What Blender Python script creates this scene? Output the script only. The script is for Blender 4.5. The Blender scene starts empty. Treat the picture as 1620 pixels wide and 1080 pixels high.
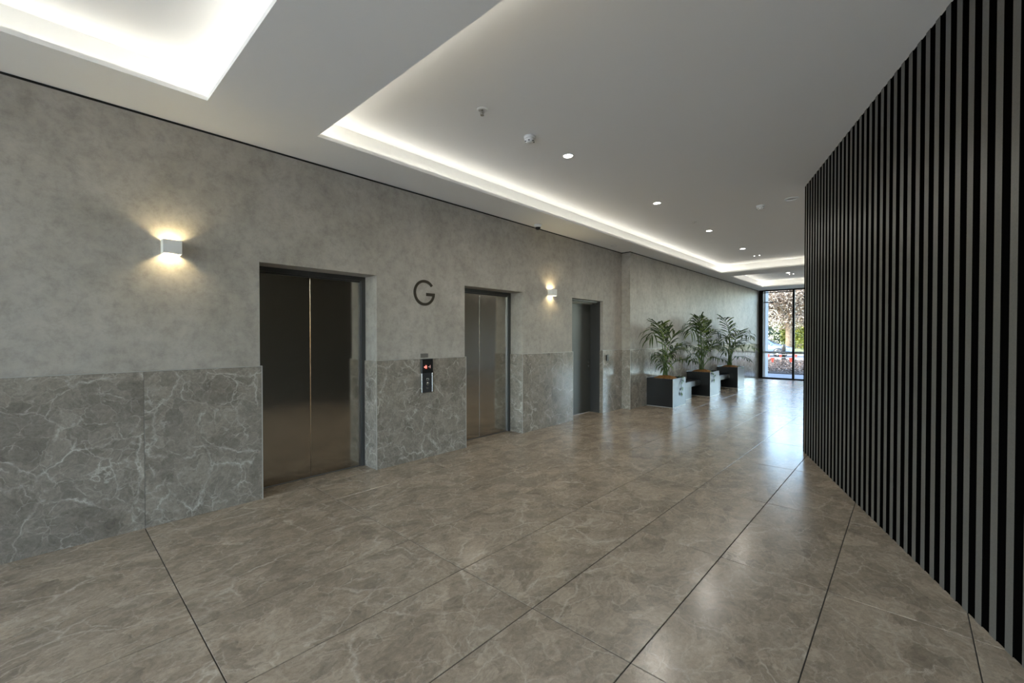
import bpy, bmesh, math, random
from mathutils import Vector, Matrix
PI = math.pi
S = bpy.context.scene
COL = S.collection

# ------------------------------------------------------------------ camera, world, sun, exposure
cam_d = bpy.data.cameras.new('camera'); cam = bpy.data.objects.new('camera', cam_d); COL.objects.link(cam)
cam.location = (4.331, 0.0, 1.48)
cam.rotation_euler = (math.radians(90 - 0.6732), 0, math.radians(42.6178))
cam_d.sensor_width = 36.0; cam_d.lens = 15.13; cam_d.clip_start = 0.02; cam_d.clip_end = 400
S.camera = cam

W = bpy.data.worlds.new('sky'); S.world = W; W.use_nodes = True
wn = W.node_tree.nodes; wl = W.node_tree.links
sky = wn.new('ShaderNodeTexSky'); sky.sky_type = 'NISHITA'; sky.sun_disc = False
sky.sun_elevation = math.radians(38); sky.sun_rotation = math.radians(225); sky.dust_density = 1.2
wl.new(sky.outputs[0], wn['Background'].inputs[0]); wn['Background'].inputs[1].default_value = 0.98

sun_d = bpy.data.lights.new('sun', 'SUN'); sun_d.energy = 2.2; sun_d.angle = 0.01; sun_d.color = (1, .93, .82)
sun = bpy.data.objects.new('sun', sun_d); COL.objects.link(sun)
sun.rotation_euler = Vector((0.62, 0.50, -0.60)).to_track_quat('-Z', 'Y').to_euler()   # from behind the lift core, over the roof

vs = S.view_settings
vs.view_transform = 'Standard'; vs.look = 'None'; vs.exposure = 1.3; vs.gamma = 1.0; vs.use_curve_mapping = False
S.cycles.use_denoising = True
S.cycles.max_bounces = 10; S.cycles.diffuse_bounces = 6; S.cycles.glossy_bounces = 5
S.cycles.transparent_max_bounces = 24
S.cycles.sample_clamp_indirect = 6.0

LED = 8.8          # cove tape radiance
DOWN = 14.0         # downlight lens radiance
SCONCE = 120.0       # wall lamp emitter radiance

# ------------------------------------------------------------------ mesh helpers
class MB:
    def __init__(s): s.v = []; s.f = []; s.m = []
    def _add(s, vs_, fs, mi=0):
        o = len(s.v); s.v += [tuple(p) for p in vs_]; s.f += [tuple(i + o for i in f) for f in fs]; s.m += [mi] * len(fs); return s
    def box(s, x0, x1, y0, y1, z0, z1, mi=0):
        return s._add([(x0,y0,z0),(x1,y0,z0),(x1,y1,z0),(x0,y1,z0),(x0,y0,z1),(x1,y0,z1),(x1,y1,z1),(x0,y1,z1)],
                      [(0,3,2,1),(4,5,6,7),(0,1,5,4),(1,2,6,5),(2,3,7,6),(3,0,4,7)], mi)
    def cbox(s, x0, x1, y0, y1, z0, z1, c, mi=0):      # box with chamfered edges all round
        bm = bmesh.new()
        vv = [bm.verts.new(p) for p in [(x0,y0,z0),(x1,y0,z0),(x1,y1,z0),(x0,y1,z0),(x0,y0,z1),(x1,y0,z1),(x1,y1,z1),(x0,y1,z1)]]
        for f in [(0,3,2,1),(4,5,6,7),(0,1,5,4),(1,2,6,5),(2,3,7,6),(3,0,4,7)]: bm.faces.new([vv[i] for i in f])
        bmesh.ops.bevel(bm, geom=bm.edges[:], offset=c, segments=1, affect='EDGES', profile=.5)
        bm.verts.index_update()
        s._add([v.co[:] for v in bm.verts], [[v.index for v in f.verts] for f in bm.faces], mi); bm.free(); return s
    def prism(s, pts, axis, a, b, mi=0):               # polygon pts in the two other axes, extruded along axis from a to b
        n = len(pts)
        def mk(p, t):
            return {'x': (t, p[0], p[1]), 'y': (p[0], t, p[1]), 'z': (p[0], p[1], t)}[axis]
        vv = [mk(p, a) for p in pts] + [mk(p, b) for p in pts]
        fs = [tuple(range(n)), tuple(range(2*n-1, n-1, -1))] + [(i, i+n, (i+1) % n + n, (i+1) % n) for i in range(n)]
        return s._add(vv, fs, mi)
    def lathe(s, prof, c=(0,0,0), n=24, axis='z', mi=0):   # prof [(r, h)]
        vv = []; fs = []
        for r, h in prof:
            for k in range(n):
                a = 2*PI*k/n; p, q = r*math.cos(a), r*math.sin(a)
                vv.append({'z': (c[0]+p, c[1]+q, c[2]+h), 'x': (c[0]+h, c[1]+p, c[2]+q), 'y': (c[0]+q, c[1]+h, c[2]+p)}[axis])
        for i in range(len(prof)-1):
            for k in range(n):
                fs.append((i*n+k, i*n+(k+1) % n, (i+1)*n+(k+1) % n, (i+1)*n+k))
        if prof[0][0] > 1e-6: fs.append(tuple(range(n-1, -1, -1)))
        if prof[-1][0] > 1e-6: fs.append(tuple((len(prof)-1)*n + k for k in range(n)))
        return s._add(vv, fs, mi)
    def tube(s, pts, rad, n=6, mi=0):
        pts = [Vector(p) for p in pts]; vv = []; fs = []
        for i, p in enumerate(pts):
            d = (pts[min(i+1, len(pts)-1)] - pts[max(i-1, 0)]).normalized()
            u = d.cross(Vector((.31, .17, .93))); u = (u if u.length > 1e-4 else d.cross(Vector((1,0,0)))).normalized(); w = d.cross(u)
            r = rad[i] if isinstance(rad, (list, tuple)) else rad
            for k in range(n):
                a = 2*PI*k/n; vv.append(tuple(p + u*(r*math.cos(a)) + w*(r*math.sin(a))))
        for i in range(len(pts)-1):
            for k in range(n): fs.append((i*n+k, i*n+(k+1) % n, (i+1)*n+(k+1) % n, (i+1)*n+k))
        fs.append(tuple(range(n-1, -1, -1))); fs.append(tuple((len(pts)-1)*n+k for k in range(n)))
        return s._add(vv, fs, mi)
    def faces(s, vv, fs, mi=0): return s._add(vv, fs, mi)
    def mesh(s, name, mats, off=(0,0,0), smooth=False):
        me = bpy.data.meshes.new(name)
        me.from_pydata([(p[0]-off[0], p[1]-off[1], p[2]-off[2]) for p in s.v], [], s.f)
        for m in (mats if isinstance(mats, (list, tuple)) else [mats]): me.materials.append(m)
        me.polygons.foreach_set('material_index', s.m)
        me.validate()
        bm = bmesh.new(); bm.from_mesh(me); bmesh.ops.recalc_face_normals(bm, faces=bm.faces[:]); bm.to_mesh(me); bm.free()
        if smooth: me.polygons.foreach_set('use_smooth', [True]*len(me.polygons))
        me.update(); return me

def origin(o):
    return Vector(o.get('_o', (0,0,0))) if o else Vector((0,0,0))
def place(name, me, parent=None, loc=(0,0,0), rot=(0,0,0)):
    o = bpy.data.objects.new(name, me); COL.objects.link(o); o.location = loc; o.rotation_euler = rot
    if parent: o.parent = parent
    return o
ORG = {}
def obj(name, mb, mat, parent=None, smooth=False):
    """mb in world coordinates; the object's origin sits at its thing's origin"""
    off = ORG.get(parent.name, (0,0,0)) if parent else (0,0,0)
    o = place(name, mb.mesh(name, mat, off, smooth), parent)
    if parent: ORG[o.name] = off
    return o
def tag(o, label=None, cat=None, group=None, kind=None):
    if label: o['label'] = label
    if cat: o['category'] = cat
    if group: o['group'] = group
    if kind: o['kind'] = kind
    return o
def thing(name, loc, label, cat, group=None, kind=None):
    o = bpy.data.objects.new(name, None); COL.objects.link(o); o.location = loc; o.empty_display_size = .1
    ORG[o.name] = tuple(loc); return tag(o, label, cat, group, kind)
def struct(name, mb, mat, label, cat, smooth=False):
    return tag(obj(name, mb, mat, None, smooth), label, cat, kind='structure')
def shade_auto(o): o.data.polygons.foreach_set('use_smooth', [True]*len(o.data.polygons))

# ------------------------------------------------------------------ materials
def srgb(r, g, b):
    f = lambda c: (c/255/12.92) if c/255 <= .04045 else ((c/255+.055)/1.055)**2.4
    return (f(r), f(g), f(b), 1)
def newmat(name):
    m = bpy.data.materials.new(name); m.use_nodes = True
    return m, m.node_tree.nodes, m.node_tree.links, m.node_tree.nodes['Principled BSDF']
def plain(name, col, rough=.5, metal=0., spec=.5, noise=0., nscale=30, bump=0.):
    m, n, l, b = newmat(name)
    b.inputs['Base Color'].default_value = col; b.inputs['Roughness'].default_value = rough
    b.inputs['Metallic'].default_value = metal; b.inputs['Specular IOR Level'].default_value = spec
    if noise or bump:
        tc = n.new('ShaderNodeTexCoord'); t = n.new('ShaderNodeTexNoise'); t.inputs['Scale'].default_value = nscale; t.inputs['Detail'].default_value = 6
        l.new(tc.outputs['Object'], t.inputs['Vector'])
        if noise:
            r = n.new('ShaderNodeValToRGB'); a = 1-noise; c = 1+noise
            r.color_ramp.elements[0].position = .3; r.color_ramp.elements[1].position = .7
            r.color_ramp.elements[0].color = (col[0]*a, col[1]*a, col[2]*a, 1); r.color_ramp.elements[1].color = (col[0]*c, col[1]*c, col[2]*c, 1)
            l.new(t.outputs['Fac'], r.inputs['Fac']); l.new(r.outputs[0], b.inputs['Base Color'])
        if bump:
            bp = n.new('ShaderNodeBump'); bp.inputs['Strength'].default_value = bump; bp.inputs['Distance'].default_value = .01
            l.new(t.outputs['Fac'], bp.inputs['Height']); l.new(bp.outputs[0], b.inputs['Normal'])
    return m
def emit(name, col, strength):
    m, n, l, b = newmat(name); b.inputs['Base Color'].default_value = (.8,.8,.8,1)
    b.inputs['Emission Color'].default_value = col; b.inputs['Emission Strength'].default_value = strength; return m
def ramp(n, pts):
    r = n.new('ShaderNodeValToRGB'); e = r.color_ramp.elements
    while len(e) < len(pts): e.new(.5)
    for k, (p, c) in enumerate(pts): e[k].position = p; e[k].color = c
    return r

def marble(name, dark, mid, light, vein, rough, stretch=(1,1,1), gloss_var=.06, vamt=1.):
    m, n, l, b = newmat(name)
    tc = n.new('ShaderNodeTexCoord'); oi = n.new('ShaderNodeObjectInfo')
    mul = n.new('ShaderNodeVectorMath'); mul.operation = 'MULTIPLY'; mul.inputs[1].default_value = (37.7, 91.3, 53.1)
    comb = n.new('ShaderNodeCombineXYZ')
    for k in range(3): l.new(oi.outputs['Random'], comb.inputs[k])
    l.new(comb.outputs[0], mul.inputs[0])
    mp = n.new('ShaderNodeMapping'); mp.inputs['Scale'].default_value = stretch
    l.new(tc.outputs['Object'], mp.inputs['Vector'])
    add = n.new('ShaderNodeVectorMath'); add.operation = 'ADD'; l.new(mp.outputs[0], add.inputs[0]); l.new(mul.outputs[0], add.inputs[1])
    def noise(scale, detail, vec, rough_=.6, dist=0.):
        t = n.new('ShaderNodeTexNoise'); t.inputs['Scale'].default_value = scale; t.inputs['Detail'].default_value = detail
        t.inputs['Roughness'].default_value = rough_; t.inputs['Distortion'].default_value = dist; l.new(vec, t.inputs['Vector']); return t
    # warped coordinates
    wn1 = noise(1.9, 4, add.outputs[0]); wn2 = noise(6, 8, add.outputs[0], .72); wn3 = noise(24, 6, add.outputs[0], .75)
    def warp(src, amt, base):
        s1 = n.new('ShaderNodeVectorMath'); s1.operation = 'SUBTRACT'; s1.inputs[1].default_value = (.5,.5,.5); l.new(src.outputs['Color'], s1.inputs[0])
        s2 = n.new('ShaderNodeVectorMath'); s2.operation = 'SCALE'; s2.inputs['Scale'].default_value = amt; l.new(s1.outputs[0], s2.inputs[0])
        s3 = n.new('ShaderNodeVectorMath'); s3.operation = 'ADD'; l.new(base, s3.inputs[0]); l.new(s2.outputs[0], s3.inputs[1]); return s3.outputs[0]
    wv = warp(wn3, .028, warp(wn2, .075, warp(wn1, .30, add.outputs[0])))
    base = noise(4.6, 11, wv, .74, .5)
    rb = ramp(n, [(.28, dark), (.5, mid), (.74, light)]); l.new(base.outputs['Fac'], rb.inputs['Fac'])
    fine = noise(42, 8, wv, .78); rf = ramp(n, [(.3, (.68,.68,.68,1)), (.7, (1.26,1.26,1.26,1))]); l.new(fine.outputs['Fac'], rf.inputs['Fac'])
    mx = n.new('ShaderNodeMix'); mx.data_type = 'RGBA'; mx.blend_type = 'MULTIPLY'; mx.inputs['Factor'].default_value = 1
    l.new(rb.outputs[0], mx.inputs['A']); l.new(rf.outputs[0], mx.inputs['B'])
    cell = n.new('ShaderNodeTexVoronoi'); cell.inputs['Scale'].default_value = 4.6; l.new(wv, cell.inputs['Vector'])
    sep = n.new('ShaderNodeSeparateColor'); l.new(cell.outputs['Color'], sep.inputs[0])
    rc_ = ramp(n, [(0., (.86,.86,.86,1)), (1., (1.12,1.12,1.12,1))]); l.new(sep.outputs[0], rc_.inputs['Fac'])
    mc = n.new('ShaderNodeMix'); mc.data_type = 'RGBA'; mc.blend_type = 'MULTIPLY'; mc.inputs['Factor'].default_value = 1
    l.new(mx.outputs['Result'], mc.inputs['A']); l.new(rc_.outputs[0], mc.inputs['B'])
    cell2 = n.new('ShaderNodeTexVoronoi'); cell2.inputs['Scale'].default_value = 11; l.new(wv, cell2.inputs['Vector'])
    sep2 = n.new('ShaderNodeSeparateColor'); l.new(cell2.outputs['Color'], sep2.inputs[0])
    rc2 = ramp(n, [(0., (.88,.88,.88,1)), (1., (1.1,1.1,1.1,1))]); l.new(sep2.outputs[0], rc2.inputs['Fac'])
    mc2 = n.new('ShaderNodeMix'); mc2.data_type = 'RGBA'; mc2.blend_type = 'MULTIPLY'; mc2.inputs['Factor'].default_value = 1
    l.new(mc.outputs['Result'], mc2.inputs['A']); l.new(rc2.outputs[0], mc2.inputs['B'])
    cur = mc2.outputs['Result']
    for sc, wd, amt, ms in ((2.2, .007, .85, 3.4), (5.0, .009, .75, 5.0), (11., .014, .5, 6.5)):
        vo = n.new('ShaderNodeTexVoronoi'); vo.feature = 'DISTANCE_TO_EDGE'; vo.inputs['Scale'].default_value = sc; l.new(wv, vo.inputs['Vector'])
        rv = ramp(n, [(0., (1,1,1,1)), (wd, (.45,.45,.45,1)), (wd*3.6, (0,0,0,1))]); l.new(vo.outputs['Distance'], rv.inputs['Fac'])
        mk = noise(ms, 6, add.outputs[0], .65); amt *= vamt; rm = ramp(n, [(.44, (0,0,0,1)), (.62, (amt,amt,amt,1))]); l.new(mk.outputs['Fac'], rm.inputs['Fac'])
        mm = n.new('ShaderNodeMath'); mm.operation = 'MULTIPLY'; l.new(rv.outputs[0], mm.inputs[0]); l.new(rm.outputs[0], mm.inputs[1])
        x = n.new('ShaderNodeMix'); x.data_type = 'RGBA'; l.new(mm.outputs[0], x.inputs['Factor']); l.new(cur, x.inputs['A']); x.inputs['B'].default_value = vein
        cur = x.outputs['Result']
    l.new(cur, b.inputs['Base Color'])
    rr = n.new('ShaderNodeMapRange'); rr.inputs['To Min'].default_value = rough-gloss_var; rr.inputs['To Max'].default_value = rough+gloss_var
    l.new(base.outputs['Fac'], rr.inputs['Value']); l.new(rr.outputs[0], b.inputs['Roughness'])
    bp = n.new('ShaderNodeBump'); bp.inputs['Strength'].default_value = .03; bp.inputs['Distance'].default_value = .002
    l.new(fine.outputs['Fac'], bp.inputs['Height']); l.new(bp.outputs[0], b.inputs['Normal'])
    return m

def plaster_mat():
    m, n, l, b = newmat('polished_plaster')
    tc = n.new('ShaderNodeTexCoord')
    def noise(sc, det, ro, di=0., vec=None):
        t = n.new('ShaderNodeTexNoise'); t.inputs['Scale'].default_value = sc; t.inputs['Detail'].default_value = det
        t.inputs['Roughness'].default_value = ro; t.inputs['Distortion'].default_value = di; l.new(vec or tc.outputs['Object'], t.inputs['Vector']); return t
    a = noise(2.2, 12, .7, .15); c = noise(10, 12, .78, .2); d = noise(60, 3, .6)
    ra = ramp(n, [(.3, srgb(152,147,139)), (.5, srgb(168,163,155)), (.72, srgb(180,175,167))]); l.new(a.outputs['Fac'], ra.inputs['Fac'])
    rc = ramp(n, [(.34, (.78,.78,.77,1)), (.52, (1,1,1,1)), (.68, (1.1,1.09,1.06,1))]); l.new(c.outputs['Fac'], rc.inputs['Fac'])
    mx = n.new('ShaderNodeMix'); mx.data_type = 'RGBA'; mx.blend_type = 'MULTIPLY'; mx.inputs['Factor'].default_value = 1
    l.new(ra.outputs[0], mx.inputs['A']); l.new(rc.outputs[0], mx.inputs['B']); l.new(mx.outputs['Result'], b.inputs['Base Color'])
    b.inputs['Roughness'].default_value = .55; b.inputs['Specular IOR Level'].default_value = .3
    bp = n.new('ShaderNodeBump'); bp.inputs['Strength'].default_value = .1; bp.inputs['Distance'].default_value = .006
    l.new(c.outputs['Fac'], bp.inputs['Height']); l.new(bp.outputs[0], b.inputs['Normal']); return m

def brushed(name, col, rough):
    m, n, l, b = newmat(name)
    tc = n.new('ShaderNodeTexCoord'); mp = n.new('ShaderNodeMapping'); mp.inputs['Scale'].default_value = (220, 220, 1.2)
    l.new(tc.outputs['Object'], mp.inputs['Vector'])
    t = n.new('ShaderNodeTexNoise'); t.inputs['Scale'].default_value = 1; t.inputs['Detail'].default_value = 3; l.new(mp.outputs[0], t.inputs['Vector'])
    b.inputs['Base Color'].default_value = col; b.inputs['Metallic'].default_value = 1
    mr = n.new('ShaderNodeMapRange'); mr.inputs['To Min'].default_value = rough*.8; mr.inputs['To Max'].default_value = rough*1.25
    l.new(t.outputs['Fac'], mr.inputs['Value']); l.new(mr.outputs[0], b.inputs['Roughness'])
    t2 = n.new('ShaderNodeTexNoise'); t2.inputs['Scale'].default_value = 2.2; l.new(tc.outputs['Object'], t2.inputs['Vector'])
    bp = n.new('ShaderNodeBump'); bp.inputs['Strength'].default_value = .06; bp.inputs['Distance'].default_value = .05
    l.new(t2.outputs['Fac'], bp.inputs['Height']); l.new(bp.outputs[0], b.inputs['Normal']); return m

def glass_mat(name, tint=(1,1,1,1), refl=1.0):
    m, n, l, b = newmat(name); n.remove(b); out = n['Material Output']
    tr = n.new('ShaderNodeBsdfTransparent'); tr.inputs[0].default_value = tint
    gl = n.new('ShaderNodeBsdfGlossy'); gl.inputs['Roughness'].default_value = .01
    fr = n.new('ShaderNodeFresnel'); fr.inputs[0].default_value = 1.45
    mu = n.new('ShaderNodeMath'); mu.operation = 'MULTIPLY'; mu.inputs[1].default_value = refl; l.new(fr.outputs[0], mu.inputs[0])
    mx = n.new('ShaderNodeMixShader'); l.new(mu.outputs[0], mx.inputs[0]); l.new(tr.outputs[0], mx.inputs[1]); l.new(gl.outputs[0], mx.inputs[2])
    l.new(mx.outputs[0], out.inputs[0]); return m

def leaf_mat(name, cols, trans=.35, rough=.45):
    m, n, l, b = newmat(name)
    g = n.new('ShaderNodeNewGeometry'); r = ramp(n, cols); l.new(g.outputs['Random Per Island'], r.inputs['Fac'])
    l.new(r.outputs[0], b.inputs['Base Color']); b.inputs['Roughness'].default_value = rough
    if trans:
        out = n['Material Output']; t = n.new('ShaderNodeBsdfTranslucent'); l.new(r.outputs[0], t.inputs[0])
        mx = n.new('ShaderNodeMixShader'); mx.inputs[0].default_value = trans; l.new(b.outputs[0], mx.inputs[1]); l.new(t.outputs[0], mx.inputs[2]); l.new(mx.outputs[0], out.inputs[0])
    return m

M = {}
M['plaster'] = plaster_mat()
M['floor_tile'] = marble('floor_marble_tile', srgb(127,113,96), srgb(152,137,118), srgb(166,152,133), srgb(208,196,177), .22, (1.0, .7, 1), .06, .62)
M['wall_tile'] = marble('wall_marble_tile', srgb(121,114,104), srgb(141,134,124), srgb(156,149,139), srgb(208,203,193), .16)
M['grout'] = plain('dark_grout', srgb(52,47,41), .9)
M['trim_metal'] = plain('satin_aluminium_trim', srgb(176,174,168), .4, .2)
M['ceiling'] = plain('white_ceiling_paint', srgb(240,240,238), .85, 0, .2)
M['shadow'] = plain('black_shadow_gap', srgb(28,28,28), .9)
M['led'] = emit('led_tape', (1, .95, .85, 1), LED)
M['down'] = emit('downlight_lens', (1, .95, .86, 1), DOWN)
M['em_spot'] = emit('emergency_lens', (1, .97, .9, 1), 2.5)
M['sconce_em'] = emit('sconce_led', (1, .82, .46, 1), SCONCE)
M['white'] = plain('white_powder_coat', srgb(226,226,224), .4)
M['steel'] = brushed('brushed_dark_stainless', srgb(186,180,170), .12)
M['steel_light'] = brushed('brushed_stainless', srgb(165,165,165), .22)
M['vent_grey'] = plain('vent_grey', srgb(120,120,118), .7)
M['jamb_steel'] = plain('satin_steel_strip', srgb(150,152,156), .3, 1.)
M['door_grey'] = plain('charcoal_satin_paint', srgb(72,74,70), .38)
M['frame_grey'] = plain('dark_grey_frame', srgb(66,66,66), .42)
M['bronze'] = plain('dark_bronze', srgb(62,56,46), .45, .4)
M['slat_front'] = plain('charcoal_slat_face', srgb(84,84,81), .36, 0, .55, .14, 120)
M['slat_black'] = plain('black_felt', srgb(5,5,5), 1., 0, .0)
M['black'] = plain('black_plastic', srgb(22,22,23), .3)
M['black_frame'] = plain('black_window_frame', srgb(9,9,9), .6, 0, .2)
M['glass'] = glass_mat('clear_glass', (.96,.98,.97,1))
M['planter'] = plain('charcoal_laminate', srgb(24,25,27), .28, 0, .42, .06, 14)
M['coir'] = plain('coir_mulch', srgb(134,96,52), .95, 0, .2, .5, 60, 1.)
M['soil'] = plain('potting_soil', srgb(60,46,34), .95, 0, .2, .4, 50, 1.)
M['palm_stem'] = plain('palm_stem_green', srgb(74,98,48), .5, 0, .4, .25, 25)
M['palm_leaf'] = leaf_mat('palm_leaflet', [(0, srgb(34,52,20)), (.5, srgb(56,80,30)), (1, srgb(104,124,50))], .25, .4)
M['ivy_leaf'] = leaf_mat('ivy_leaf', [(0, srgb(50,78,30)), (1, srgb(78,112,44))], .2)
M['red_led'] = emit('red_led', (1, .08, .04, 1), .8)
M['red_dim'] = emit('red_led_dim', (1, .08, .04, 1), .16)
M['chrome'] = plain('satin_chrome', srgb(200,200,198), .22, 1.)
M['sign_plate'] = plain('grey_plate', srgb(120,116,112), .4, .3)

# ------------------------------------------------------------------ dimensions
ZC, ZU = 3.197, 3.40                     # lower and recessed ceiling
Y0, Y1 = -4.60, 18.20                    # glazed ends
X2 = 0.19                                # stepped-out face of the far left wall
YS = 8.03                                # where it steps
WZ = 1.208                               # wainscot height
RAMP_Y = 15.55
def fz(y): return 0.0 if y <= RAMP_Y else -0.09*(y-RAMP_Y)/(Y1-RAMP_Y)
OPEN = [(1.325, 2.495, 2.155), (3.780, 4.945, 2.155), (6.262, 7.296, 2.155)]     # lift, lift, door (y0, y1, height)
SO = Vector((3.343, 6.634, 0)); SD = Vector((0.3518, -0.9361, 0)); SN = Vector((-0.9361, -0.3518, 0))   # slat wall

# ------------------------------------------------------------------ floor
fb = MB().box(-.45, 9.2, Y0, RAMP_Y, -.06, -.004)
fb.prism([(RAMP_Y, -.004), (Y1+.1, fz(Y1+.1)-.004), (Y1+.1, -.2), (RAMP_Y, -.2)], 'x', -.45, 9.2)
floor = struct('floor', fb, M['grout'], 'grey-brown veined marble tile floor running from the lifts to the street window', 'floor')
TILE = {}
def tile_mesh(w, d):
    k = (round(w, 4), round(d, 4))
    if k not in TILE: TILE[k] = MB().cbox(-w/2, w/2, -d/2, d/2, -.012, 0, .0015).mesh('tile', M['floor_tile'])
    return TILE[k]
PX, PY, GAP = .5805, 1.2735, .005
xs = [0.0] + [.5145 + PX*k for k in range(0, 16)]
ys = [Y0] + [.515 + PY*k for k in range(-3, 12)] + [RAMP_Y]
ys = sorted(y for y in ys if Y0 <= y <= RAMP_Y)
for i in range(len(xs)-1):
    for j in range(len(ys)-1):
        xa, xb, ya, yb = xs[i], xs[i+1], ys[j], ys[j+1]
        if ya >= YS and i == 0: xa = X2-.02
        slat_x = SO.x + (SO.y - yb)*.3758
        if yb <= SO.y and xa > slat_x + .7: continue
        w, d = xb-xa-GAP, yb-ya-GAP
        place('tile', tile_mesh(w, d), floor, ((xa+xb)/2, (ya+yb)/2, 0))
ang = math.atan2(-.09, Y1-RAMP_Y)
ry = [RAMP_Y, RAMP_Y+PY, Y1+.08]
for i in range(len(xs)-1):
    for j in range(2):
        xa, xb, ya, yb = xs[i], xs[i+1], ry[j], ry[j+1]
        if i == 0: xa = X2-.02
        ym = (ya+yb)/2
        place('tile', tile_mesh(xb-xa-GAP, yb-ya-GAP), floor, ((xa+xb)/2, ym, -.09*(ym-RAMP_Y)/(Y1-RAMP_Y)), (ang, 0, 0))
for (a, b, h) in OPEN:                    # tiles running into the recesses, split where the floor joint crosses
    cuts = [a] + [y for y in ys if a < y < b] + [b]
    for p, q in zip(cuts, cuts[1:]):
        place('tile', tile_mesh(.33-.001, q-p-GAP), floor, (-.165, (p+q)/2, 0))

# ------------------------------------------------------------------ left wall with the three recesses, far wall stepping out
wb = MB(); e = [Y0] + [v for o in OPEN for v in o[:2]] + [YS]
for a, b in zip(e[::2], e[1::2]): wb.box(-.45, 0, a, b, -.05, ZC-.02)
for a, b, h in OPEN: wb.box(-.45, 0, a, b, h, ZC-.02)
wall_left = struct('wall_left', wb, M['plaster'], 'grey-brown polished plaster wall with two lift recesses and a door recess', 'wall')
wall_far = struct('wall_left_far', MB().box(-.45, X2, YS, Y1+.12, -.2, ZC-.02), M['plaster'],
                  'pale grey plaster wall behind the planters, stepping out past the dark door', 'wall')
TW = .012
def panel(parent, x0, x1, y0, y1, z0=0., z1=WZ):
    o = obj('wainscot_tile', MB().cbox(x0, x1, y0, y1, z0, z1, .0012), M['wall_tile'], None)
    c = ((x0+x1)/2, (y0+y1)/2, 0); me = o.data
    me.transform(Matrix.Translation((-c[0], -c[1], 0))); o.location = c; o.parent = parent
def trim(parent, x0, x1, y0, y1, z0, z1):
    o = obj('edge_trim', MB().box(x0, x1, y0, y1, z0, z1), M['trim_metal'], parent)
RV = .015
for a, b in zip(e[::2], e[1::2]):
    la = a + (0 if a == Y0 else -RV); lb = b + (0 if b == YS else RV)
    cuts = [la] + [y for y in (.515-2*PY, .515-PY, .515, 5.66) if la+.05 < y < lb-.05] + [lb]
    for p, q in zip(cuts, cuts[1:]): panel(wall_left, 0, TW, p+.0012, q-.0012)
    trim(wall_left, 0, TW+.0015, la, lb, WZ, WZ+.006)
    if a != Y0:
        panel(wall_left, -.245, TW-.001, la, a, 0, WZ-.001); trim(wall_left, TW-.001, TW+.002, la-.001, la+.007, 0, WZ+.006)
    if b != YS:
        panel(wall_left, -.245, TW-.001, b, lb, 0, WZ-.001); trim(wall_left, TW-.001, TW+.002, lb-.007, lb+.001, 0, WZ+.006)
panel(wall_far, TW, X2+TW, YS-TW, YS)                             # return of the step
trim(wall_far, X2+TW-.001, X2+TW+.003, YS-TW-.003, YS-TW+.006, 0, WZ+.006)
cuts = [YS] + [.515+PY*k for k in range(7, 14) if .515+PY*k < Y1-.1] + [Y1]
for p, q in zip(cuts, cuts[1:]): panel(wall_far, X2, X2+TW, p+.0012, q-.0012, -.1 if q > RAMP_Y else 0, WZ)
trim(wall_far, X2, X2+TW+.0015, YS-TW, Y1, WZ, WZ+.006)
trim(wall_far, 0, X2, YS-TW-.0015, YS, WZ, WZ+.006)

# ------------------------------------------------------------------ lift doors and the dark door
def lift(name, a, b, h, seam, label):
    t = thing(name, (-.285, (a+b)/2, 0), label, 'lift door', kind='structure')
    f = MB(); w = .045
    for y0, y1 in ((a, a+w), (b-w, b)):
        f.box(-.40, -.247, y0, y1, 0, h)
    obj('frame', f, M['frame_grey'], t)
    g = MB()
    for y0, y1 in ((a+w, a+w+.012), (b-w-.012, b-w)): g.box(-.39, -.262, y0, y1, 0, h-.05)
    obj('jamb_strip', g, M['jamb_steel'], t)
    obj('header', MB().box(-.40, -.247, a+w, b-w, h-.045, h).box(-.40, -.268, a+w, b-w, h-.062, h-.045), M['frame_grey'], t)
    for y0, y1 in ((a+w+.012, seam-.002), (seam+.002, b-w-.012)):
        o = obj('door_panel', MB().cbox(-.33, -.285, y0, y1, .006, h-.055, .002), M['steel'], t)
    obj('sill', MB().box(-.40, -.27, a+w, b-w, -.01, .004), M['frame_grey'], t)
    return t
lift('door_1', *OPEN[0], 1.89, 'wide dark stainless lift door between the wall lamp and the letter G')
lift('door_2', *OPEN[1], 4.31, 'dark stainless lift door just past the call panel')
a, b, h = OPEN[2]
t = thing('door_3', (-.26, (a+b)/2, 0), 'charcoal painted hinged door in a deep recess beside the stepped wall', 'door', kind='structure')
f = MB()
for y0, y1 in ((a, a+.03), (b-.03, b)): f.box(-.42, -.062, y0, y1, 0, h)
f.box(-.42, -.062, a+.03, b-.03, h-.03, h)
obj('frame', f, M['frame_grey'], t)
obj('frame_stop', MB().box(-.26, -.22, a+.03, b-.03, h-.055, h-.03).box(-.16, -.13, a+.03, b-.03, h-.042, h-.03), M['trim_metal'], t)
lf = obj('door_leaf', MB().cbox(-.31, -.262, a+.034, b-.034, .008, h-.034, .002), M['door_grey'], t)
obj('handle', MB().lathe([(.026, 0), (.026, .012), (.02, .014)], (-.262, 7.185, .98), 20, 'x').tube([(-.25, 7.185, .98), (-.205, 7.185, .98), (-.2, 7.175, .98), (-.2, 7.07, .98)], .009, 10), M['chrome'], lf)
obj('lock', MB().lathe([(.02, 0), (.02, .01)], (-.262, 7.185, .90), 16, 'x'), M['chrome'], lf)
obj('hinge', MB().box(-.262, -.256, a+.036, a+.05, .25, .35).box(-.262, -.256, a+.036, a+.05, 1.75, 1.85), M['frame_grey'], lf)

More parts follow.
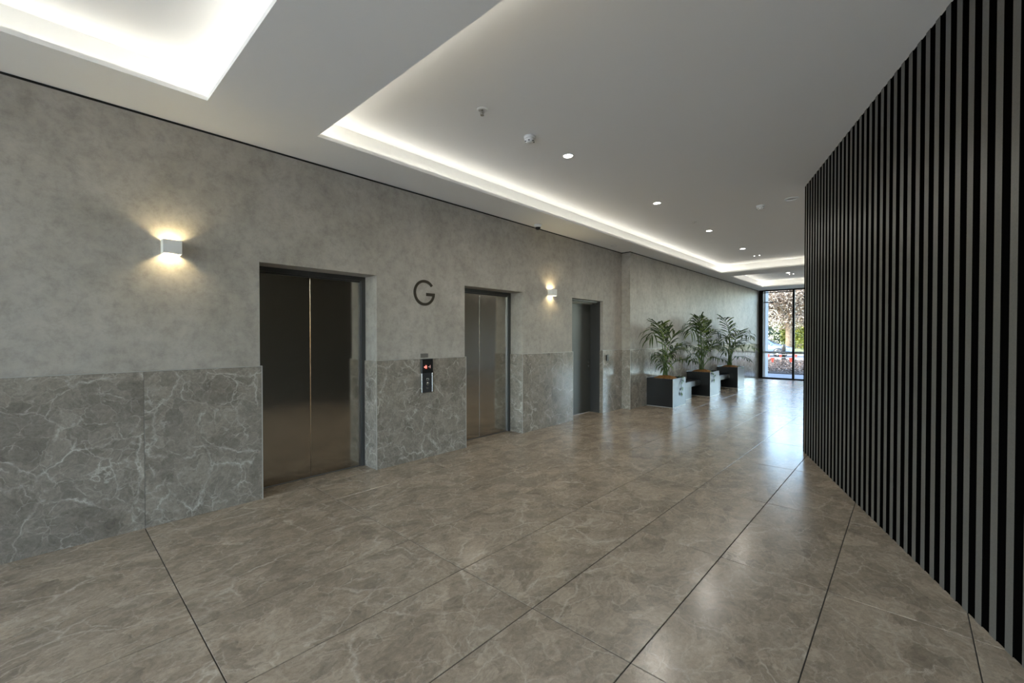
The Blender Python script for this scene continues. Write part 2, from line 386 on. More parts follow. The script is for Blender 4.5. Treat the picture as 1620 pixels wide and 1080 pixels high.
# ------------------------------------------------------------------ ceiling with light coves
HOLES = [(.560, 3.0, -1.75, .820), (.585, 9.3, 1.602, 12.45), (.590, 9.3, 13.305, 16.95)]
LIP, SET = .014, .095
def cell_type(x, y):
    best = 'solid'
    for (x0, x1, y0, y1) in HOLES:
        d = max(x0-x, x-x1, y0-y, y-y1)
        if d < 0: return 'open'
        if d < LIP: best = 'lip'
        elif d < SET and best != 'lip': best = 'ledge'
    return best
XB = sorted({-.45, 9.2} | {v for hh in HOLES for v in (hh[0]-SET, hh[0]-LIP, hh[0], hh[1], hh[1]+LIP, hh[1]+SET) if v < 9.2})
YB = sorted({Y0, Y1} | {v for hh in HOLES for v in (hh[2]-SET, hh[2]-LIP, hh[2], hh[3], hh[3]+LIP, hh[3]+SET)})
cb = MB().box(-.45, 9.2, Y0, Y1, ZU, ZU+.12)
TOPS = {'solid': ZU, 'ledge': ZC+.014, 'lip': ZC+.032}
for xa, xb in zip(XB, XB[1:]):
    j = 0
    while j < len(YB)-1:
        ty = cell_type((xa+xb)/2, (YB[j]+YB[j+1])/2); k = j+1
        while k < len(YB)-1 and cell_type((xa+xb)/2, (YB[k]+YB[k+1])/2) == ty: k += 1
        if ty != 'open': cb.box(xa, xb, YB[j], YB[k], ZC, TOPS[ty])
        j = k
ceiling = struct('ceiling', cb, M['ceiling'], 'white plasterboard ceiling with three recessed trays edged by hidden light', 'ceiling')
obj('shadow_gap', MB().box(-.44, -.008, Y0, YS+.1, ZC-.0205, ZC).box(-.44, X2-.008, YS+.008, Y1, ZC-.0205, ZC), M['shadow'], ceiling)  # black strip: the shade of the gap is put into its colour
for (x0, x1, y0, y1) in HOLES:
    zt = ZC+.014; q = .058                       # tape on a tilted profile, facing up and into the tray
    def profile(n_):   # (along-in, up) outline of the tilted profile; first edge carries the tape
        return [(.004, .007), (-.002, .024), (-.010, .024), (-.010, 0), (.004, 0)]
    pr = profile(0)
    def strip(axis, a_, b_, at, sg):
        m = MB(); P_ = [(at+sg*u, zt+v) for u, v in pr]; n_ = len(P_)
        mk = (lambda p, t_: (p[0], t_, p[1])) if axis == 'y' else (lambda p, t_: (t_, p[0], p[1]))
        vv = [mk(p, a_) for p in P_] + [mk(p, b_) for p in P_]
        for i in range(n_): m.faces([vv[i], vv[(i+1) % n_], vv[(i+1) % n_+n_], vv[i+n_]], [(0,1,2,3)], 0 if i == 0 else 1)
        obj('light_strip', m, [M['led'], M['ceiling']], ceiling)
    xe = min(x1+q, 8.6)
    strip('y', y0-q, y1+q, x0-q, 1)
    strip('x', x0-q, xe, y0-q, 1)
    strip('x', x0-q, xe, y1+q, -1)
    if x1 < 8: strip('y', y0-q, y1+q, x1+q, -1)

# unseen upper floors, added to shade the pavement
struct('roof', MB().box(-5.5, 9.4, Y0-.2, Y1+.5, ZU+.2, 8.0), plain('render_grey', srgb(170,168,164), .9), 'unseen upper storeys above the lobby, added to shade the pavement', 'building')

# ------------------------------------------------------------------ slat wall
rotz = math.atan2(SD.y, SD.x)
LEN = 12.2
wall_right = place('wall_right', MB().box(0, LEN, -.001, .16, -.05, ZU).mesh('wall_right', M['slat_black']), None, SO, (0, 0, rotz))
# local +y of this frame points away from the room when SD is local +x
tag(wall_right, 'angled wall clad in vertical charcoal slats on black backing', 'wall', kind='structure')
SL = MB(); w, dp = .052, .005
SL.faces([(0,-dp,0),(w,-dp,0),(w,-dp,ZU),(0,-dp,ZU)], [(0,1,2,3)], 0)
SL.faces([(0,-dp,0),(0,0,0),(0,0,ZU),(0,-dp,ZU)], [(0,1,2,3)], 1)
SL.faces([(w,-dp,0),(w,0,0),(w,0,ZU),(w,-dp,ZU)], [(0,1,2,3)], 1)
SL.faces([(0,-dp,0),(w,-dp,0),(w,0,0),(0,0,0)], [(0,1,2,3)], 1)
SL.faces([(0,-dp,ZU),(w,-dp,ZU),(w,0,ZU),(0,0,ZU)], [(0,1,2,3)], 1)
slat_me = SL.mesh('slat', [M['slat_front'], M['slat_black']])
k = 0; s = .078
while s < LEN-.1:
    place('slat', slat_me, wall_right, (s, -.001, 0)); s += .1132

# remaining shell out of the picture
struct('wall_right_far', MB().box(9.0, 9.2, SO.y, Y1, -.2, ZU).box(SO.x+.2, 9.2, SO.y, SO.y+.15, -.05, ZU), M['plaster'], 'plain plaster wall behind the slatted wall', 'wall')

# ------------------------------------------------------------------ street window
def window(name, y, xs_, zb, label, out):
    t = thing(name, (xs_[0], y, zb), label, 'window', kind='structure')
    f = MB(); d0, d1 = y, y+.10*out
    lo, hi = min(d0, d1), max(d0, d1)
    f.box(xs_[0], xs_[-1], lo, hi, zb-.03, zb+.05).box(xs_[0], xs_[-1], lo, hi, ZC-.042, ZC+.01)
    obj('frame', f, M['black_frame'], t)
    for i, x in enumerate(xs_):
        w = .13 if i == 0 else .066
        x0 = x if i == 0 else x-.033
        obj('mullion', MB().box(x0, x0+w, lo, hi, zb+.05, ZC-.042), M['black_frame'], t)
    for i, (p, q) in enumerate(zip(xs_, xs_[1:])):
        p0 = p + (.13 if i == 0 else .033)
        obj('pane', MB().box(p0, q-.033, (lo+hi)/2-.004, (lo+hi)/2+.004, zb+.05, ZC-.042), M['glass'], t)
    obj('rail', MB().box(xs_[0]+.13, xs_[-1], hi+.01 if out > 0 else lo-.05, hi+.05 if out > 0 else lo-.01, .855, .925), plain('grey_rail', srgb(118,116,112), .45), t)
    return t
win = window('window_1', Y1, [X2+.012, 1.30, 2.37, 3.44, 4.51, 5.58, 6.65, 7.72, 8.8], -.09, 'tall black framed glass wall facing the street', 1)
obj('sash_bar', MB().box(X2+.14, 1.27, Y1+.03, Y1+.07, 3.095, 3.125), M['black_frame'], win)
obj('closer_arm', MB().box(X2+.12, .73, Y1+.11, Y1+.15, 2.735, 2.77), M['black_frame'], win)
window('window_2', Y0, [.0, 1.3, 2.4, 3.5, 4.6, 5.7, 6.8, 7.7], 0, 'glass wall of the lobby behind the viewer', -1)
for yy, sgn, x0, x1, z0 in ((Y1+.05, 1, .3, 8.8, -.05), (Y0-.05, -1, .1, 7.7, .05)):          # sky portals in the glazing
    ld = bpy.data.lights.new('window_portal', 'AREA'); ld.shape = 'RECTANGLE'; ld.size = x1-x0; ld.size_y = 3.15-z0; ld.cycles.is_portal = True
    lo_ = bpy.data.objects.new('window_portal', ld); COL.objects.link(lo_); lo_.location = ((x0+x1)/2, yy+.06*sgn, (3.15+z0)/2)
    lo_.rotation_euler = Vector((0, -sgn, 0)).to_track_quat('-Z', 'Z').to_euler()

# ------------------------------------------------------------------ wall lamps
def sconce(yc, zc, label):
    w, h, d = .118, .108, .102
    t = thing('wall_lamp', (0, yc, zc-h/2), label, 'wall lamp', 'box wall lamps')
    z0, z1 = zc-h/2, zc+h/2; y0, y1 = yc-w/2, yc+w/2; th = .004
    b = MB().box(d-th, d, y0, y1, z0, z1).box(.004, d-th, y0, y0+th, z0, z1).box(.004, d-th, y1-th, y1, z0, z1)
    o = obj('shade', b, M['white'], t)
    obj('back_plate', MB().box(0, .006, yc-.045, yc+.045, z0+.012, z1-.012), M['white'], t)
    obj('core', MB().box(.006, d-th, y0+th, y1-th, zc-.012, zc+.012), M['white'], t)
    obj('lamp', MB().box(.03, d-.02, yc-.016, yc+.016, zc+.012, zc+.019).box(.03, d-.02, yc-.016, yc+.016, zc-.019, zc-.012), M['sconce_em'], t)
sconce(.685, 2.180, 'white box wall lamp glowing up and down beside the wide lift door')
sconce(5.625, 2.195, 'white box wall lamp between the second lift and the charcoal door')

# ------------------------------------------------------------------ letter G
t = thing('letter_sign', (0, 3.133, 1.857), 'dark bronze letter G on the plaster between the lifts', 'sign')
R, r_ = .156, .124; cy_, cz_ = 3.133, 2.010; g = MB()
a0, a1, N = math.radians(38), math.radians(346.7), 64
ring = []
for k in range(N+1):
    a = a0 + (a1-a0)*k/N; ring.append((math.cos(a), math.sin(a)))
vv = []
for c, s_ in ring:
    for rr in (R, r_):
        for x in (.0, .007): vv.append((x, cy_ + rr*c, cz_ + rr*s_))
fs = []
for k in range(N):
    o = 4*k
    fs += [(o, o+4, o+5, o+1), (o+2, o+3, o+7, o+6), (o+1, o+5, o+7, o+3), (o, o+2, o+6, o+4)]
fs += [(0,1,3,2), (4*N, 4*N+2, 4*N+3, 4*N+1)]
g.faces(vv, fs); g.prism([(cy_+.026, cz_), (cy_+R, cz_), (cy_+R*math.cos(a1), cz_+R*math.sin(a1)), (cy_+.026, cz_+R*math.sin(a1))], 'x', 0, .0067)
obj('letter', g, M['bronze'], t)

# ------------------------------------------------------------------ lift call panel
t = thing('lift_call_panel', (TW, 3.150, .80), 'slim lift call panel with red display and two round buttons', 'call panel')
y0, y1 = 3.066, 3.236; x = TW
obj('body', MB().cbox(x, x+.022, y0+.012, y1-.012, .80, 1.205, .004), plain('panel_steel', srgb(92,94,98), .3, .8), t)
d = obj('display', MB().cbox(x, x+.026, y0, y1, 1.035, 1.207, .006), M['black'], t)
for z0, z1, p, q in ((.80, 1.035, y0, y0+.016), (.80, 1.035, y1-.016, y1)):
    obj('side_strip', MB().cbox(x, x+.025, p, q, z0, z1, .003), M['chrome'], t)
xm = x+.0262
obj('lit_digit', MB().box(xm, xm+.001, 3.118, 3.124, 1.092, 1.13).box(xm, xm+.001, 3.132, 3.138, 1.092, 1.13).box(xm, xm+.001, 3.118, 3.138, 1.108, 1.114).box(xm, xm+.001, 3.118, 3.138, 1.092, 1.097), M['red_led'], d)
obj('lit_arrow', MB().prism([(3.098, 1.110), (3.106, 1.120), (3.114, 1.110), (3.106, 1.100)], 'x', xm, xm+.001), M['red_led'], d)
obj('dim_digit', MB().box(xm, xm+.001, 3.16, 3.172, 1.108, 1.113).box(xm, xm+.001, 3.186, 3.191, 1.092, 1.13).box(xm, xm+.001, 3.178, 3.191, 1.108, 1.112), M['red_dim'], d)
for zz, up in ((.955, 1), (.905, -1)):
    bt = obj('button', MB().lathe([(.019, 0), (.019, .006), (.016, .008)], (x+.022, 3.152, zz), 24, 'x'), M['chrome'], t)
    obj('arrow_mark', MB().prism([(3.144, zz-.006*up), (3.160, zz-.006*up), (3.152, zz+.008*up)], 'x', x+.0302, x+.031), M['black'], bt)
obj('key_switch', MB().box(x+.022, x+.0235, 3.138, 3.166, .842, .862), M['sign_plate'], t)
p = tag(obj('notice_plate', MB().cbox(0, .004, 3.073, 3.186, 1.222, 1.272, .001), M['sign_plate']), 'small grey plate just above the lift call panel', 'plate')

# card reader by the charcoal door, switch at the far end
t = thing('card_reader', (TW, 7.433, 1.0), 'black card reader on the marble beside the charcoal door', 'card reader')
obj('body', MB().cbox(TW, TW+.022, 7.392, 7.474, 1.005, 1.12, .006), M['black'], t)
obj('indicator', MB().box(TW+.022, TW+.0235, 7.425, 7.441, 1.09, 1.098), plain('indicator_lens', srgb(90,90,95), .2), t)
t = thing('entry_switch', (X2, 17.15, 1.37), 'black door switch on the pale wall next to the street window', 'switch')
obj('plate', MB().cbox(X2, X2+.014, 17.06, 17.24, 1.36, 1.52, .004), M['black'], t)
obj('button', MB().lathe([(.02, 0), (.02, .005)], (X2+.014, 17.15, 1.45), 16, 'x'), M['chrome'], t)

# ------------------------------------------------------------------ ceiling fittings
SPOT = 35.0         # downlight beam, watts
def beam(t, x, y):
    ld = bpy.data.lights.new('beam', 'SPOT'); ld.energy = SPOT; ld.spot_size = math.radians(168); ld.spot_blend = 1.0; ld.shadow_soft_size = .08; ld.color = (1, .95, .87)
    lo_ = bpy.data.objects.new('beam', ld); COL.objects.link(lo_); lo_.parent = t; lo_.location = (0, 0, -.012)
names = ['bright round downlight beside the nearest smoke detector', 'round downlight second from the smoke detector in the long tray', 'round downlight third from the smoke detector in the long tray',
         'round downlight last in the long tray, before the emergency light', 'round downlight in the far tray by the street window']
for yy, lb in zip((3.785, 5.987, 8.19, 10.36, 15.18), names):
    t = thing('downlight', (1.658, yy, ZU), lb, 'downlight', 'recessed downlights')
    obj('trim_ring', MB().lathe([(.062, 0), (.062, -.006), (.05, -.008), (.047, -.002), (.047, 0)], (1.658, yy, ZU), 28), M['white'], t, True)
    obj('lens', MB().lathe([(0, -.0015), (.046, -.0015), (.046, 0)], (1.658, yy, ZU), 24), M['down'], t)
    beam(t, 1.658, yy)
for xx, yy, lb in ((4.4, -1.2, 'added unseen downlight behind the viewer, for fill light'), (4.4, -3.3, 'added unseen downlight further behind the viewer, for fill light'),  # unseen downlights added to lift the general light level
                   (5.6, 8.19, 'first added fill downlight, unseen past the slatted wall'), (5.6, 12.0, 'second added fill downlight, unseen past the slatted wall'), (5.6, 15.18, 'third added fill downlight, unseen past the slatted wall')):
    zl = ZU if yy > 1 else ZC
    t = thing('downlight', (xx, yy, zl), lb, 'downlight', 'recessed downlights')
    obj('trim_ring', MB().lathe([(.062, 0), (.062, -.006), (.05, -.008), (.047, -.002), (.047, 0)], (xx, yy, zl), 28), M['white'], t, True)
    obj('lens', MB().lathe([(0, -.0015), (.046, -.0015), (.046, 0)], (xx, yy, zl), 24), M['down'], t)
    beam(t, xx, yy)
for yy, lb in ((11.46, 'tiny twin-lens emergency light in the long tray'), (15.56, 'tiny twin-lens emergency light in the far tray')):
    t = thing('emergency_light', (1.68, yy, ZU), lb, 'emergency light', 'twin emergency lights')
    for dx in (-.055, .055):
        h_ = obj('spot', MB().lathe([(.011, 0), (.011, -.008), (.007, -.014), (0, -.015)], (1.68+dx, yy, ZU), 14), M['em_spot'], t, True)
    obj('base_plate', MB().lathe([(.03, 0), (.03, -.004), (0, -.004)], (1.68, yy, ZU), 18), M['white'], t)
def smoke(x, y, lb):
    t = thing('smoke_detector', (x, y, ZU), lb, 'smoke detector', 'smoke detectors')
    obj('base', MB().lathe([(.055, 0), (.055, -.02), (.05, -.024)], (x, y, ZU), 28), M['white'], t, True)
    obj('head', MB().lathe([(.05, -.024), (.047, -.042), (.036, -.05), (.034, -.058), (.022, -.062), (0, -.062)], (x, y, ZU), 28), M['white'], t, True)
    for k in range(6):
        a = 2*PI*k/6
        obj('vent', MB().box(x+.041*math.cos(a)-.006, x+.041*math.cos(a)+.006, y+.041*math.sin(a)-.006, y+.041*math.sin(a)+.006, ZU-.052, ZU-.046), M['vent_grey'], t)
smoke(1.639, 3.176, 'white smoke detector between the sprinkler and the nearest downlight')
smoke(2.722, 7.133, 'white smoke detector near the top corner of the slatted wall')
t = thing('sprinkler', (1.665, 2.526, ZU), 'small chrome ceiling sprinkler nearest the front edge of the long tray', 'sprinkler')
obj('escutcheon', MB().lathe([(.046, 0), (.044, -.008), (.03, -.012), (.026, -.004), (.0, -.003)], (1.665, 2.526, ZU), 24), M['white'], t, True)
obj('body', MB().lathe([(.008, -.004), (.008, -.03), (.004, -.034), (.004, -.045)], (1.665, 2.526, ZU), 12), M['chrome'], t)
obj('frame', MB().tube([(1.645, 2.526, ZU-.02), (1.643, 2.526, ZU-.035), (1.665, 2.526, ZU-.048)], .003, 6).tube([(1.685, 2.526, ZU-.02), (1.687, 2.526, ZU-.035), (1.665, 2.526, ZU-.048)], .003, 6), M['chrome'], t)
obj('deflector', MB().lathe([(.016, -.047), (.016, -.05), (0, -.05)], (1.665, 2.526, ZU), 16), M['chrome'], t)
t = thing('ceiling_speaker', (3.12, 7.066, ZU), 'flat white ring fitting on the ceiling at the slatted corner', 'ceiling fitting')
obj('ring', MB().lathe([(.085, 0), (.085, -.01), (.07, -.014), (.06, -.006), (.06, 0)], (3.12, 7.066, ZU), 32), M['white'], t, True)
obj('grille', MB().lathe([(0, -.003), (.06, -.003), (.06, 0)], (3.12, 7.066, ZU), 28), plain('grille_grey', srgb(205,205,203), .6), t)
t = thing('ceiling_sensor', (1.673, 7.40, ZU), 'faint small white sensor between the second and third downlights', 'sensor')
obj('ring', MB().lathe([(.04, 0), (.038, -.006), (.022, -.008)], (1.673, 7.40, ZU), 20), M['white'], t, True)
obj('eye', MB().lathe([(.018, -.006), (.012, -.018), (0, -.022)], (1.673, 7.40, ZU), 16), M['white'], t, True)
t = thing('dome_camera', (.137, 5.145, ZC), 'white dome security camera under the ceiling edge above the second lift', 'camera')
obj('housing', MB().lathe([(.058, 0), (.058, -.03), (.05, -.042), (.042, -.045)], (.137, 5.145, ZC), 28), M['white'], t, True)
obj('dome', MB().lathe([(.042, -.044), (.038, -.065), (.024, -.08), (0, -.086)], (.137, 5.145, ZC), 24), M['black'], t, True)
t = thing('ceiling_disc', (.227, 7.323, ZC), 'flat white disc on the ceiling edge above the charcoal door', 'ceiling fitting')
obj('plate', MB().lathe([(.075, 0), (.073, -.008), (.06, -.012), (0, -.012)], (.227, 7.323, ZC), 28), M['white'], t, True)
obj('cap', MB().lathe([(.02, -.012), (.018, -.018), (0, -.018)], (.227, 7.323, ZC), 16), M['white'], t)

# ------------------------------------------------------------------ planters and benches
PX0, PX1 = X2+TW+.003, .772
PL = [(8.76, 9.46, 'dark square planter box nearest the charcoal door'), (11.03, 11.73, 'dark square planter box between the two bench seats'), (13.36, 14.02, 'dark square planter box nearest the street window')]
for y0, y1, lb in PL:
    t = thing('planter', ((PX0+PX1)/2, (y0+y1)/2, 0), lb, 'planter', 'planter boxes')
    th, h = .018, .598
    obj('side_panel', MB().cbox(PX0, PX1, y0, y0+th, .012, h, .0015), M['planter'], t)
    obj('side_panel', MB().cbox(PX0, PX1, y1-th, y1, .012, h, .0015), M['planter'], t)
    obj('side_panel', MB().cbox(PX1-th, PX1, y0+th, y1-th, .012, h, .0015), M['planter'], t)
    obj('side_panel', MB().cbox(PX0, PX0+th, y0+th, y1-th, .012, h, .0015), M['planter'], t)
    obj('corner_trim', MB().box(PX1-.001, PX1+.003, y0-.002, y0+.008, .012, h), M['trim_metal'], t)
    obj('plinth', MB().box(PX0, PX1+.003, y0+.01, y1, 0, .012), M['trim_metal'], t)
    obj('soil', MB().box(PX0+th, PX1-th, y0+th, y1-th, .5, .545), M['soil'], t)
for y0, y1, sp, lb in ((9.46, 11.03, 1.0, 'low grey bench seat between the first and second planters'), (11.73, 13.36, .90, 'low grey bench seat between the second and third planters')):
    t = thing('bench', (.37, (y0+y1)/2, 0), lb, 'bench', 'bench seats between planters')
    obj('seat', MB().cbox(PX0, .545, y0+.002, y1-.002, .278, .405, .003), M['planter'], t)
    obj('support', MB().cbox(PX0, .535, y0+.002, y0+sp, .012, .278, .002), M['planter'], t)
    obj('plinth', MB().box(PX0, .538, y0+.002, y0+sp, 0, .012), M['trim_metal'], t)
random.seed(5)
for i, ((y0, y1, _), lb) in enumerate(zip(PL, ('mound of brown coir mulch in the planter nearest the charcoal door', 'mound of brown coir mulch in the planter between the benches', 'mound of brown coir mulch in the planter nearest the street window'))):
    yc = (y0+y1)/2; n = 26; m = MB(); prof = [(.24, .545), (.235, .588), (.19, .612), (.12, .63), (.05, .64), (0, .642)]
    m.lathe(prof, (.47, yc-.02, 0), n)
    m.v = [(px+random.uniform(-.012, .012), py+random.uniform(-.012, .012), pz+random.uniform(-.012, .01)) for px, py, pz in m.v]
    tag(obj('mulch_mound', m, M['coir'], None), lb, 'mulch', 'coir mulch in planters')

# ------------------------------------------------------------------ palms
def bez(p0, p1, p2, t): return p0*(1-t)**2 + p1*(2*t*(1-t)) + p2*t*t
XW = X2+TW+.03       # leaflets bend where they meet the wall
def palm(base, fronds, label, seed):
    rnd = random.Random(seed)
    t = thing('potted_palm', base, label, 'palm', 'potted palms')
    B = Vector(base)
    for (tip, up, arch, ll) in fronds:
        tip = B + Vector((tip[0], tip[1]*.93, tip[2]*.95)); up *= .95
        foot = B + Vector((rnd.uniform(-.05, .05), rnd.uniform(-.05, .05), -.03))
        hor = Vector((tip.x-foot.x, tip.y-foot.y, 0))
        ctrl = foot + hor*.22 + Vector((0, 0, up))
        pts = [bez(foot, ctrl, tip, k/16) for k in range(17)]
        st = MB().tube(pts[:9], [.013-.0007*k for k in range(9)], 6)
        fo = obj('stem', st, M['palm_stem'], t, True)
        m = MB(); m.tube(pts[8:], [.007-.0006*k for k in range(9)], 5)
        L = (tip-foot).length
        n = int(9 + L*3)
        for k in range(n):
            u = .46 + .53*k/(n-1)
            p = bez(foot, ctrl, tip, u); d = (bez(foot, ctrl, tip, min(1, u+.02)) - bez(foot, ctrl, tip, u-.02)).normalized()
            side = d.cross(Vector((0, 0, 1)))
            side = side.normalized() if side.length > .05 else Vector((1, 0, 0))
            upv = side.cross(d)
            q = (u-.46)/.53
            le = ll*(.45 + 1.0*math.sin(PI*(.18+.72*q)))*rnd.uniform(.75, 1.2)*.82
            for sg in (-1, 1):
                out = (side*sg*(.85-.35*q) + d*(.55+.5*q) + upv*.22 + Vector((rnd.uniform(-.25, .25), rnd.uniform(-.25, .25), rnd.uniform(-.2, .2)))).normalized()
                w = .015*rnd.uniform(.8, 1.2)
                wv = out.cross(upv).normalized()*w
                c1 = p + out*le*.45 + Vector((0, 0, -.02*le)); c2 = p + out*le*.8 + Vector((0, 0, -arch*le*.35)); c3 = p + out*le + Vector((0, 0, -arch*le))
                rd = upv*(.25*w)
                c1.x, c2.x, c3.x = max(c1.x, XW), max(c2.x, XW), max(c3.x, XW)
                m.faces([tuple(p+wv*.25), tuple(p-wv*.25), tuple(c1+wv), tuple(c1-rd), tuple(c1-wv), tuple(c2+wv*.75), tuple(c2-rd), tuple(c2-wv*.75), tuple(c3)],
                        [(0,2,3), (0,3,1), (1,3,4), (2,5,6,3), (3,6,7,4), (5,8,6), (6,8,7)])
        f = obj('frond', m, M['palm_leaf'], t)
    return t
# tips relative to the stem base: (dx, dy, dz), control height, leaflet droop, leaflet length
palm((.47, 9.09, .625), [((.06,-.62,1.17),1.25,.35,.30), ((.10,-1.02,.86),1.55,.55,.34), ((.0,.10,1.02),1.0,.25,.34), ((.14,.28,.95),.9,.3,.32), ((.25,.62,.68),.85,.5,.30),
     ((-.12,.55,.45),.7,.5,.28), ((.3,.95,.30),.55,.5,.26), ((.12,-.62,.42),.7,.6,.27), ((.2,-.62,.2),.6,.6,.22), ((.35,.05,.60),.75,.5,.28)],
     'kentia palm with a long drooping frond, in the planter nearest the charcoal door', 3)
palm((.47, 11.36, .63), [((.05,-.40,1.38),1.35,.25,.30), ((.08,-1.05,.98),1.7,.6,.33), ((.10,-.75,1.25),1.5,.45,.32), ((.0,.22,1.10),1.25,.35,.30), ((.2,.85,.95),1.35,.55,.33), ((.25,.95,.55),.9,.5,.30),
     ((.3,.35,.70),.8,.4,.32), ((.2,-.65,.50),.8,.5,.28), ((.05,-.85,.30),.7,.6,.26), ((.35,1.0,.18),.55,.7,.24), ((.4,.0,.55),.7,.5,.28), ((-.1,.5,.75),.9,.4,.28)],
     'tall dense kentia palm in the planter between the two bench seats', 11)
palm((.47, 13.67, .63), [((.02,-.85,1.42),1.5,.3,.30), ((.05,.05,1.15),1.25,.35,.32), ((.1,-1.0,.75),1.3,.6,.32), ((.2,.75,1.05),1.2,.4,.33), ((.25,1.35,.85),1.3,.5,.34), ((.3,1.45,.50),1.05,.5,.32),
     ((.3,.3,.75),.8,.35,.34), ((.1,-.85,.40),.8,.6,.28), ((.3,.95,.12),.5,.5,.22), ((.35,-.2,.55),.75,.5,.30), ((.0,.8,.62),.95,.4,.30)],
     'bright green kentia palm in the planter nearest the street window', 23)

# trailing ivy over the planter fronts
def ivy(pts, label):
    P = [Vector(p) for p in pts]
    t = thing('trailing_ivy', pts[0], label, 'ivy', 'ivy trailing from planters')
    obj('stem', MB().tube(P, .003, 5), M['palm_stem'], t)
    rnd = random.Random(int(pts[0][1]*100))
    for p in P[1:]:
        m = MB(); s = .036*rnd.uniform(.85, 1.3); r = rnd.uniform(-.6, .6); cr, sr = math.cos(r), math.sin(r)
        sh = [(0,.2), (.55,.75), (1,.35), (.75,-.35), (0,-1.15), (-.75,-.35), (-1,.35), (-.55,.75)]
        q = [(p.x+.014+.008*(i % 2), p.y+s*(a*cr-b*sr), p.z+s*(a*sr+b*cr)) for i, (a, b) in enumerate(sh)]
        q.append((p.x+.026, p.y, p.z))
        m.faces(q, [(i, (i+1) % 8, 8) for i in range(8)]); obj('leaf', m, M['ivy_leaf'], t)
ivy([(.68,9.22,.60), (.72,9.18,.635), (.775,9.26,.60), (.78,9.255,.53), (.78,9.185,.49), (.78,9.225,.36), (.78,9.17,.27), (.78,9.195,.235)], 'ivy strand with several leaves trailing down the nearest planter')
ivy([(.66,11.25,.60), (.72,11.2,.62), (.775,11.15,.58), (.78,11.2,.54), (.78,11.33,.50), (.78,11.26,.39), (.78,11.24,.37)], 'ivy strand trailing over the middle planter')
ivy([(.66,13.60,.60), (.73,13.55,.62), (.775,13.72,.58), (.785,13.80,.555)], 'short ivy strand at the edge of the far planter')

# ------------------------------------------------------------------ outdoors
GZ = -.12
struct('path', MB().box(-30, 30, Y1+.1, 21.3, GZ-.1, GZ), plain('concrete_paving', srgb(108,106,108), .85, 0, .3, .08, 4), 'shaded concrete paving outside the street window', 'paving')
struct('ground', MB().box(-80, 80, 21.3, 37.2, GZ-.3, GZ-.06).box(-80, 80, 43.5, 140, GZ-.3, GZ-.02), plain('dry_lawn', srgb(108,105,66), .95, 0, .2, .3, 1.2), 'dry sunlit lawn beyond the street', 'lawn')
struct('bounce_ground', MB().box(-40, 40, -40, Y0-.1, GZ-.3, GZ), plain('bounce_paving', srgb(200,198,192), .9), 'unseen pale ground behind the viewer, added to bounce sunlight indoors', 'paving')  # unseen pale ground added to bounce sunlight up to the ceiling
struct('road', MB().box(-80, 80, 36.6, 43.5, GZ-.3, GZ-.04), plain('asphalt', srgb(100,100,102), .9, 0, .2, .1, 8), 'pale asphalt street with a parked car', 'street')
struct('kerb', MB().box(-80, 80, 34.2, 36.6, GZ-.3, GZ+.0).box(-80, 80, 43.4, 43.6, GZ-.3, GZ+.06), plain('kerb_concrete', srgb(135,133,131), .85), 'light concrete footpath and kerb along the street', 'kerb')
rnd = random.Random(8)
bed = MB().box(-8, 9, 21.3, 33.9, GZ-.2, GZ+.02)
bedo = tag(obj('garden_bed', bed, plain('bed_earth', srgb(53,41,31), .95, 0, .2, .4, 12)), 'brown mulch garden bed between the paving and the street', 'garden bed')
lit = MB()
for k in range(16000):
    y = 21.35 + 12.5*(rnd.random()**1.2); x = rnd.uniform(-5, 5); s = rnd.uniform(.018, .048); a = rnd.uniform(0, PI); z = GZ+.05+rnd.uniform(0, .07)
    c, s_ = math.cos(a)*s, math.sin(a)*s; t1, t2 = rnd.uniform(-.02, .02), rnd.uniform(-.02, .02)
    lit.faces([(x-c, y-s_, z+t1), (x+s_*.6, y-c*.6, z-t2), (x+c, y+s_, z-t1), (x-s_*.6, y+c*.6, z+t2)], [(0,1,2,3)])
tag(obj('leaf_litter', lit, leaf_mat('fallen_leaves', [(0, srgb(46,34,25)), (.45, srgb(80,60,44)), (.75, srgb(108,86,69)), (1, srgb(148,133,118))], 0, .8)), 'brown and tan fallen leaves covering the garden bed', 'leaf litter', kind='stuff')
struct('wall_outer', MB().box(-9, .30, Y1+.55, Y1+1.0, GZ, 4.0), plain('outer_render', srgb(141,142,146), .85), 'pale rendered outer wall end beside the street window', 'wall')

# bunting of small red flags across the bed
t = thing('flag_bunting', (-.7, 27, GZ), 'string of small red pennants across the garden bed', 'bunting')
red = plain('red_vinyl', srgb(226,52,36), .5)
def bz(x): return .33 + .02*math.cos(x*2)
for x0, yb_ in ((-3.0, 27.0), (-3.2, 31.0)):
    line = [(x0+.25*k, yb_, bz(x0+.25*k)+(.05 if yb_ > 30 else 0)) for k in range(24)]
    obj('cord', MB().tube(line, .006, 4), M['white'], t)
    for e_ in (line[0], line[-1]): obj('stake', MB().tube([(e_[0], e_[1], GZ-.02), (e_[0], e_[1], e_[2]+.04)], .015, 8), M['black'], t)
fl = [(-1.12, 27.0), (-.27, 27.0), (.62, 27.0), (-2.0, 27.0), (-2.15, 31.0), (-1.5, 31.0), (-.68, 31.0), (.2, 31.0)]
for x, y in fl:
    z = bz(x) + (.05 if y > 30 else 0); s = .10 if y < 30 else .075
    obj('flag', MB().prism([(x-s, z), (x+s, z), (x+s*.25, z-.24), (x-s*.2, z-.24)], 'y', y-.004, y+.004), red, t)

